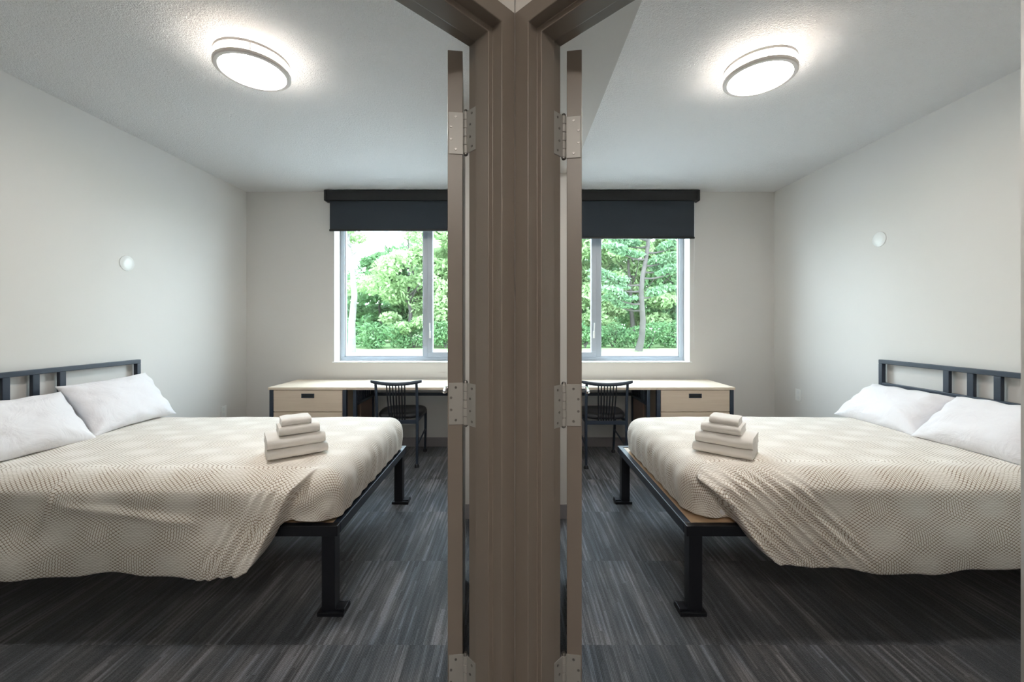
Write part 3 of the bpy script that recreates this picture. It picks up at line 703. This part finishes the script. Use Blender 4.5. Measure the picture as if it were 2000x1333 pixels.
# ------------------------------------------------------------------ outside
gz = -.25
struct('ground', MB().box((-60, YB+.27, gz-.2), (60, 110, gz)), M['lawn'])
struct('floor_bounce_slab', MB().box((-30, YB+.27, gz), (30, 16.5, gz+.02)), M['bounce'])  # unseen pale slab, added to bounce neutral daylight onto the ceilings
def leaves(b, c, R3, n, sz, seed, shell=.45, flat=.0):
    rnd = random.Random(seed)
    for _ in range(n):
        while True:
            q = Vector((rnd.uniform(-1, 1), rnd.uniform(-1, 1), rnd.uniform(-1, 1)))
            if shell < q.length < 1: break
        p = Vector((c[0]+q.x*R3[0], c[1]+q.y*R3[1], c[2]+q.z*R3[2]))
        nrm = Vector((rnd.gauss(0, 1), rnd.gauss(0, 1), rnd.gauss(0, 1)+flat)).normalized(); a = nrm.orthogonal().normalized(); a.rotate(Matrix.Rotation(rnd.uniform(0, 6.28), 3, nrm)); d_ = nrm.cross(a)
        l = sz*rnd.uniform(.6, 1.4); w_ = l*rnd.uniform(.35, .6)
        vs_ = [b.bm.verts.new(p + v) for v in (-a*l, d_*w_ - a*l*.1 + nrm*l*.12, a*l, -d_*w_ - a*l*.1 + nrm*l*.12)]
        b.bm.faces.new(vs_)
def broad_tree(x, y, h, rad, seed, label, m='leaf_a', dens=1.0, low=.2, leafsz=.13, bark='bark'):
    rnd = random.Random(seed); t_ = thing('tree', (x, y, gz), label, 'tree')
    b = MB(); pts = [(x, y, gz-.1)]; rs = [.2*h/10]
    for k in range(1, 7): pts.append((x+rnd.uniform(-.15, .15)*k*.6, y+rnd.uniform(-.15, .15), gz + h*.85*k/6)); rs.append(.2*h/10*(1-k/7.5))
    b.tube(pts, rs, 10); b.build('trunk', M[bark], t_, smooth=True)
    b = MB()
    for k in range(9):
        a = rnd.uniform(0, 6.28); z0 = h*rnd.uniform(.25, .7); q = rnd.uniform(.5, .85)*rad
        b.tube([(x, y, gz+z0), (x+q*.5*math.cos(a), y+q*.5*math.sin(a), gz+z0+.3*q), (x+q*math.cos(a), y+q*math.sin(a), gz+z0+.8*q)], [.06, .04, .015], 6)
    b.build('branches', M[bark], t_, smooth=True)
    b = MB(); nb = int(26*dens)
    for k in range(nb):
        a = rnd.uniform(0, 6.28); zz = rnd.uniform(low, 1); rr = rad*math.sqrt(max(.05, 1-((zz-.5)/.62)**2))*rnd.uniform(.25, .95)
        c = (x+rr*math.cos(a), y+rr*math.sin(a), gz + h*zz); q = rad*rnd.uniform(.22, .42)
        leaves(b, c, (q, q, q*.6), 330, leafsz, seed*100+k, .2, .8)
    b.build('foliage', M[m], t_, recalc=False)
def pine(x, y, h, seed, label, lean=.5):
    rnd = random.Random(seed); t_ = thing('tree', (x, y, gz), label, 'tree')
    tp = lambda z: Vector((x + lean*(z/h)**.8*1.2 + .12*math.sin(z*1.3), y, gz+z))
    b = MB(); b.tube([tp(z*h/14) for z in range(15)], [(.18*(1-z/17)) + (.04 if z == 0 else 0) for z in range(15)], 12); b.build('trunk', M['bark'], t_, smooth=True)
    bb = MB(); b = MB()
    for k in range(26):
        z = 2.3 + (h-2.6)*k/26; a = rnd.choice((rnd.uniform(-.5, .5), rnd.uniform(2.6, 3.7), rnd.uniform(0, 6.28))); q = (1-z/h*.6)*rnd.uniform(1.8, 3.0)
        p0 = tp(z); pts = [p0 + Vector((math.cos(a)*q*t, math.sin(a)*q*t, q*(.10*t + .22*t*t) - .25*q*t*(1-t))) for t in (0, .25, .5, .75, 1)]
        bb.tube(pts, [.065, .05, .04, .028, .012], 7)
        for t in (.45, .62, .8, .95, 1.08):
            c = p0 + Vector((math.cos(a)*q*t + rnd.uniform(-.2, .2), math.sin(a)*q*t, q*(.10*t+.22*t*t)+.1)); leaves(b, c, (.55, .5, .16), 120, .12, seed*50+k*5+int(t*10), .0, 1.2)
    bb.build('branches', M['bark'], t_, smooth=True); b.build('needles', M['leaf_c'], t_, recalc=False)
pine(7.15, 22.5, 12, 3, 'pine tree with a grey leaning trunk seen through the right window', .6)
broad_tree(-8.85, 22.0, 11, 1.5, 11, 'slim pale-barked tree at the left side of the left window', 'leaf_a', .45, .55, .11, 'bark_pale')
T = [(-7.0, 27, 8.6, 2.9, 'leaf_a', 'leafy spring tree filling the middle of the left window'), (-4.3, 28, 9.0, 2.9, 'leaf_a', 'bright green tree behind the casement of the left window'),
     (-10.8, 33, 7.0, 3.0, 'leaf_b', 'darker tree far back in the left window'), (5.0, 30, 10, 3.2, 'leaf_a', 'leafy tree behind the casement of the right window'),
     (8.8, 29, 10, 3.4, 'leaf_a', 'leafy tree standing behind the pine tree'), (13.0, 29, 12.0, 4.0, 'leaf_b', 'deep green tree at the right side of the right window'),
     (-6.4, 36, 13.0, 4.2, 'leaf_b', 'tall dark tree rising behind the leafy spring tree'), (8.0, 37, 13.5, 4.6, 'leaf_b', 'tall dark tree rising furthest back in the right window'),
     (-1.2, 30, 9.0, 3.2, 'leaf_b', 'tree standing between the views of the two windows, nearer the left one'), (2.0, 31, 9.0, 3.2, 'leaf_a', 'tree standing between the views of the two windows, nearer the right one'),
     (-15.0, 29, 9.5, 3.4, 'leaf_a', 'green tree beyond the left side of the left window'), (15.8, 31, 10, 3.4, 'leaf_a', 'green tree beyond the right side of the right window')]
for i, (x, y, h, r, m_, lb) in enumerate(T): broad_tree(x, y, h, r, 20+i, lb, m_, 1.35 if y > 27.5 else 1.0, .10, .22 if y > 27.5 else .15)
# shrubs along the edge of the wood
SH = [(-12.5, 25.5), (-10.6, 26), (-8.4, 25.0), (-6.3, 25.6), (-4.2, 25.2), (-2.0, 26), (.3, 26), (2.6, 25.8), (4.7, 25.5), (6.6, 26.2), (8.7, 25.2), (10.7, 25.8), (12.9, 25.6)]
for i, (x, y) in enumerate(SH):
    t_ = thing('shrub', (x, y, gz), 'dark green shrub in the row at the edge of the wood', 'shrub', 'shrubs along the edge of the wood')
    b = MB(); rnd = random.Random(i+77)
    for k in range(7): a = rnd.uniform(0, 6.28); b.tube([(x, y, gz), (x+.5*math.cos(a), y+.5*math.sin(a), gz+1.1)], [.03, .012], 5)
    b.build('stems', M['bark'], t_, smooth=True)
    b = MB()
    for k in range(7): leaves(b, (x+rnd.uniform(-.9, .9), y+rnd.uniform(-.4, .4), gz+rnd.uniform(.35, 1.35)), (.75, .6, .5), 260, .10, i*10+k, .2, .6)
    b.build('foliage', M['leaf_b'], t_, recalc=False)

wood_ = MB(); rnd = random.Random(5)
for k in range(70):
    leaves(wood_, (rnd.uniform(-26, 26), rnd.uniform(44, 50), gz + rnd.uniform(.5, 7.5)), (3.2, 2, 2.2), 260, .42, 900+k, .0, .5)
tag(wood_.build('woodland', M['leaf_b'], None, recalc=False), 'hazy dark mass of woodland foliage far behind the trees', 'woodland', kind='stuff')
